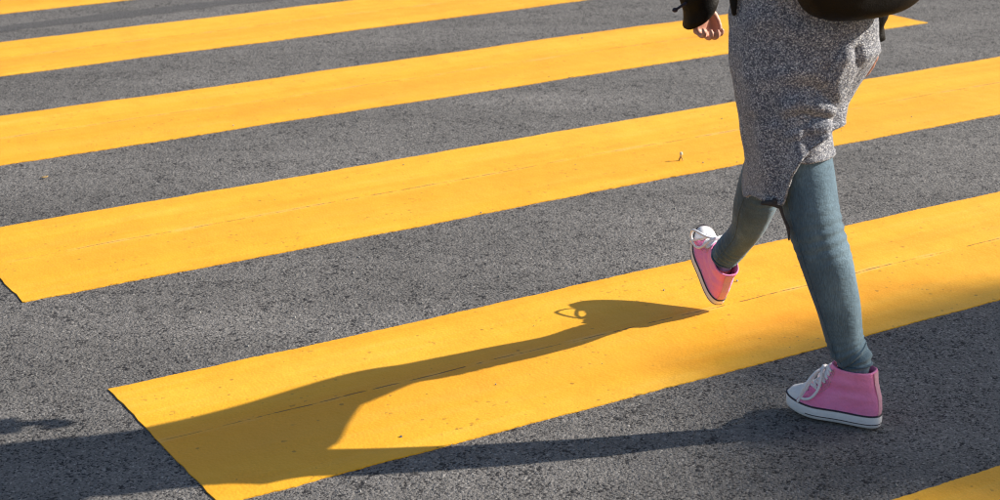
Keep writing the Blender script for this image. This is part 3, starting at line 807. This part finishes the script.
for s_, sh in ((-1, shL), (1, shR)):
    sb = MB(); sg = RT*(s_*.10)
    top = bagc + sg + F_*.05 + UP*(1.33+TZ); over = sh.lerp(neck, .42) + UP*.083; front = sh.lerp(neck, .40) + F_*.115 - UP*.06
    low = hipc + RT*(s_*.185) + F_*.02 + UP*(1.14+TZ-hipc.z); end = bagc + RT*(s_*.17) + F_*.04 + UP*(1.03+TZ)
    sb.tube([top, over - F_*.05, over + F_*.03, front, low, end], [.016]*6, 10, 8, .35)
    o = sb.build('strap', LEATHER, bag); o.location = -bag.location

# ------------------------------------------------------------------ little things on the crossing
def on_road(px, py, dz=.0045):
    x = (px-500)/FPX; y = -(py-250)/FPX; x, y = cr*x - sr*y, sr*x + cr*y
    d = Vector((x, cp + y*sp, -sp + y*cp)); p = Vector((0, 0, CAM_H)) + d*(-CAM_H/d.z); p.z = ground(p.x, p.y)+dz; return p
base = on_road(681, 162)
hk = empty('husk', base); tag(hk, 'small pale husk standing on a thin stalk on the yellow stripe', 'husk')
m_ = MB(); m_.ellipsoid((0, 0, .024), (.006, .0055, .008), None, 10, 7); m_.build('husk_shell', PALE, hk)
m_ = MB(); m_.tube([(-.007, .002, 0), (-.004, 0, .008), (0, 0, .018)], [.003, .0035, .003], 7, 3); m_.tube([(.006, -.003, 0), (.003, -.001, .009), (0, 0, .018)], [.0015, .002, .002], 6, 3); m_.build('stalk', DRY, hk)
def leaf_bit(p, s, rz, label):
    m_ = MB(); n = 7
    for i in range(n):
        for j in range(5):
            u, v = i/(n-1)-.5, j/4-.5; w = math.sin(math.pi*(i+.4)/n)*.55
            m_.v.append(Vector((u*s, v*w*s, s*(.5*v*v + .35*u*u)+.0006)))
    m_.f = [(i*5+j, (i+1)*5+j, (i+1)*5+j+1, i*5+j+1) for i in range(n-1) for j in range(4)]
    o = m_.build('dry_leaf', DRY); o.location = p; o.rotation_euler.z = rz; md = o.modifiers.new('t', 'SOLIDIFY'); md.thickness = .0006
    tag(o, label, 'leaf')
leaf_bit(on_road(45, 179, .003), .024, .7, 'scrap of orange dry leaf on the asphalt between two stripes')

rg = random.Random(21); gm = MB()
for _ in range(1400):
    x, y = rg.uniform(-1.6, 2.6), rg.uniform(2.9, 8.5); sz = .0012 + .0030*rg.random()**3; z0 = ground(x, y) + .0015
    t_ = (Vector((x, y, 0)).dot(N2) - (ST0-SW)) % (SW+SG); s_ = Vector((x, y, 0)).dot(D2)
    if t_ < SW and S0 < s_ < S1:
        if rg.random() < .92: continue
        z0 += .003
    b = len(gm.v); a0 = rg.uniform(0, 6.28)
    for k in range(5): gm.v.append(Vector((x + sz*math.cos(a0+k*1.2566)*rg.uniform(.7, 1.2), y + sz*math.sin(a0+k*1.2566)*rg.uniform(.7, 1.2), z0 - .001)))
    for k in range(5): gm.v.append(Vector((x + .7*sz*math.cos(a0+k*1.2566), y + .7*sz*math.sin(a0+k*1.2566), z0 + sz*rg.uniform(.5, 1))))
    gm.f += [(b+k, b+(k+1) % 5, b+5+(k+1) % 5, b+5+k) for k in range(5)] + [tuple(b+5+k for k in range(5))]
grit = gm.build('grit', mat_simple('grit_stone', (.26,.25,.235), .8, .6, 40, .4, .001), None, False); tag(grit, 'loose grit lying on the road', kind='stuff')

# ------------------------------------------------------------------ tree whose crown shades the road beside the walker
def make_tree(base, top, rad, rz, nl, seed):
    """tall narrow street tree: crown an uneven ellipsoid whose tip shades the road beside the walker"""
    r = random.Random(seed); root = empty('street_tree', base); tag(root, 'tall leafy street tree on the pavement shading the crossing', 'tree')
    h = top - base[2]; cz = h - rz
    tr = MB(); tr.tube([(0, 0, -.1), (.05, .02, 1.2), (-.05, .05, 2.6), (.05, 0, h*.55), (0, 0, h*.97)], [.22, .16, .14, .10, .015], 14, 5)
    tips = []
    for i in range(64):
        u = -1 + 2*(i+.5)/64; u = max(-.95, min(.97, u)); a = i*2.4 + r.uniform(-.4, .4); k = math.sqrt(1-u*u)*r.uniform(.6, 1.05)
        e = Vector((rad*k*math.cos(a), rad*k*math.sin(a), cz + rz*u)); z0 = max(1.9, e.z - .5 - .35*rad*k)
        s0 = Vector((0, 0, min(z0, h*.95))); mm = s0.lerp(e, .5) + Vector((r.uniform(-.1, .1), r.uniform(-.1, .1), .12))
        tr.tube([s0, mm, e], [.035, .02, .006], 7, 3); tips += [e, e, mm.lerp(e, .5), mm.lerp(e, .5), mm]
    tr.build('trunk', BARK, root)
    lf = MB()
    for q in range(nl):
        c = r.choice(tips) + Vector((r.gauss(0, .13), r.gauss(0, .13), r.gauss(0, .12)))
        s = r.uniform(.045, .08); n_ = Vector((r.gauss(0, 1), r.gauss(0, 1), r.gauss(0, 1)+.8)).normalized(); a_ = n_.orthogonal().normalized(); b_ = n_.cross(a_)
        b = len(lf.v); lf.v += [c - a_*s, c - b_*s*.5 + n_*s*.1, c + a_*s, c + b_*s*.5 + n_*s*.1]; lf.f.append((b, b+1, b+2, b+3))
    lf.build('crown', LEAF, root, False)
TIP = Vector((.70, 3.84, 0)) + tosun*19.5      # the crown's tip, up the sun's ray
make_tree((TIP.x, TIP.y, .1), TIP.z, 1.25, 3.0, 30000, 3)
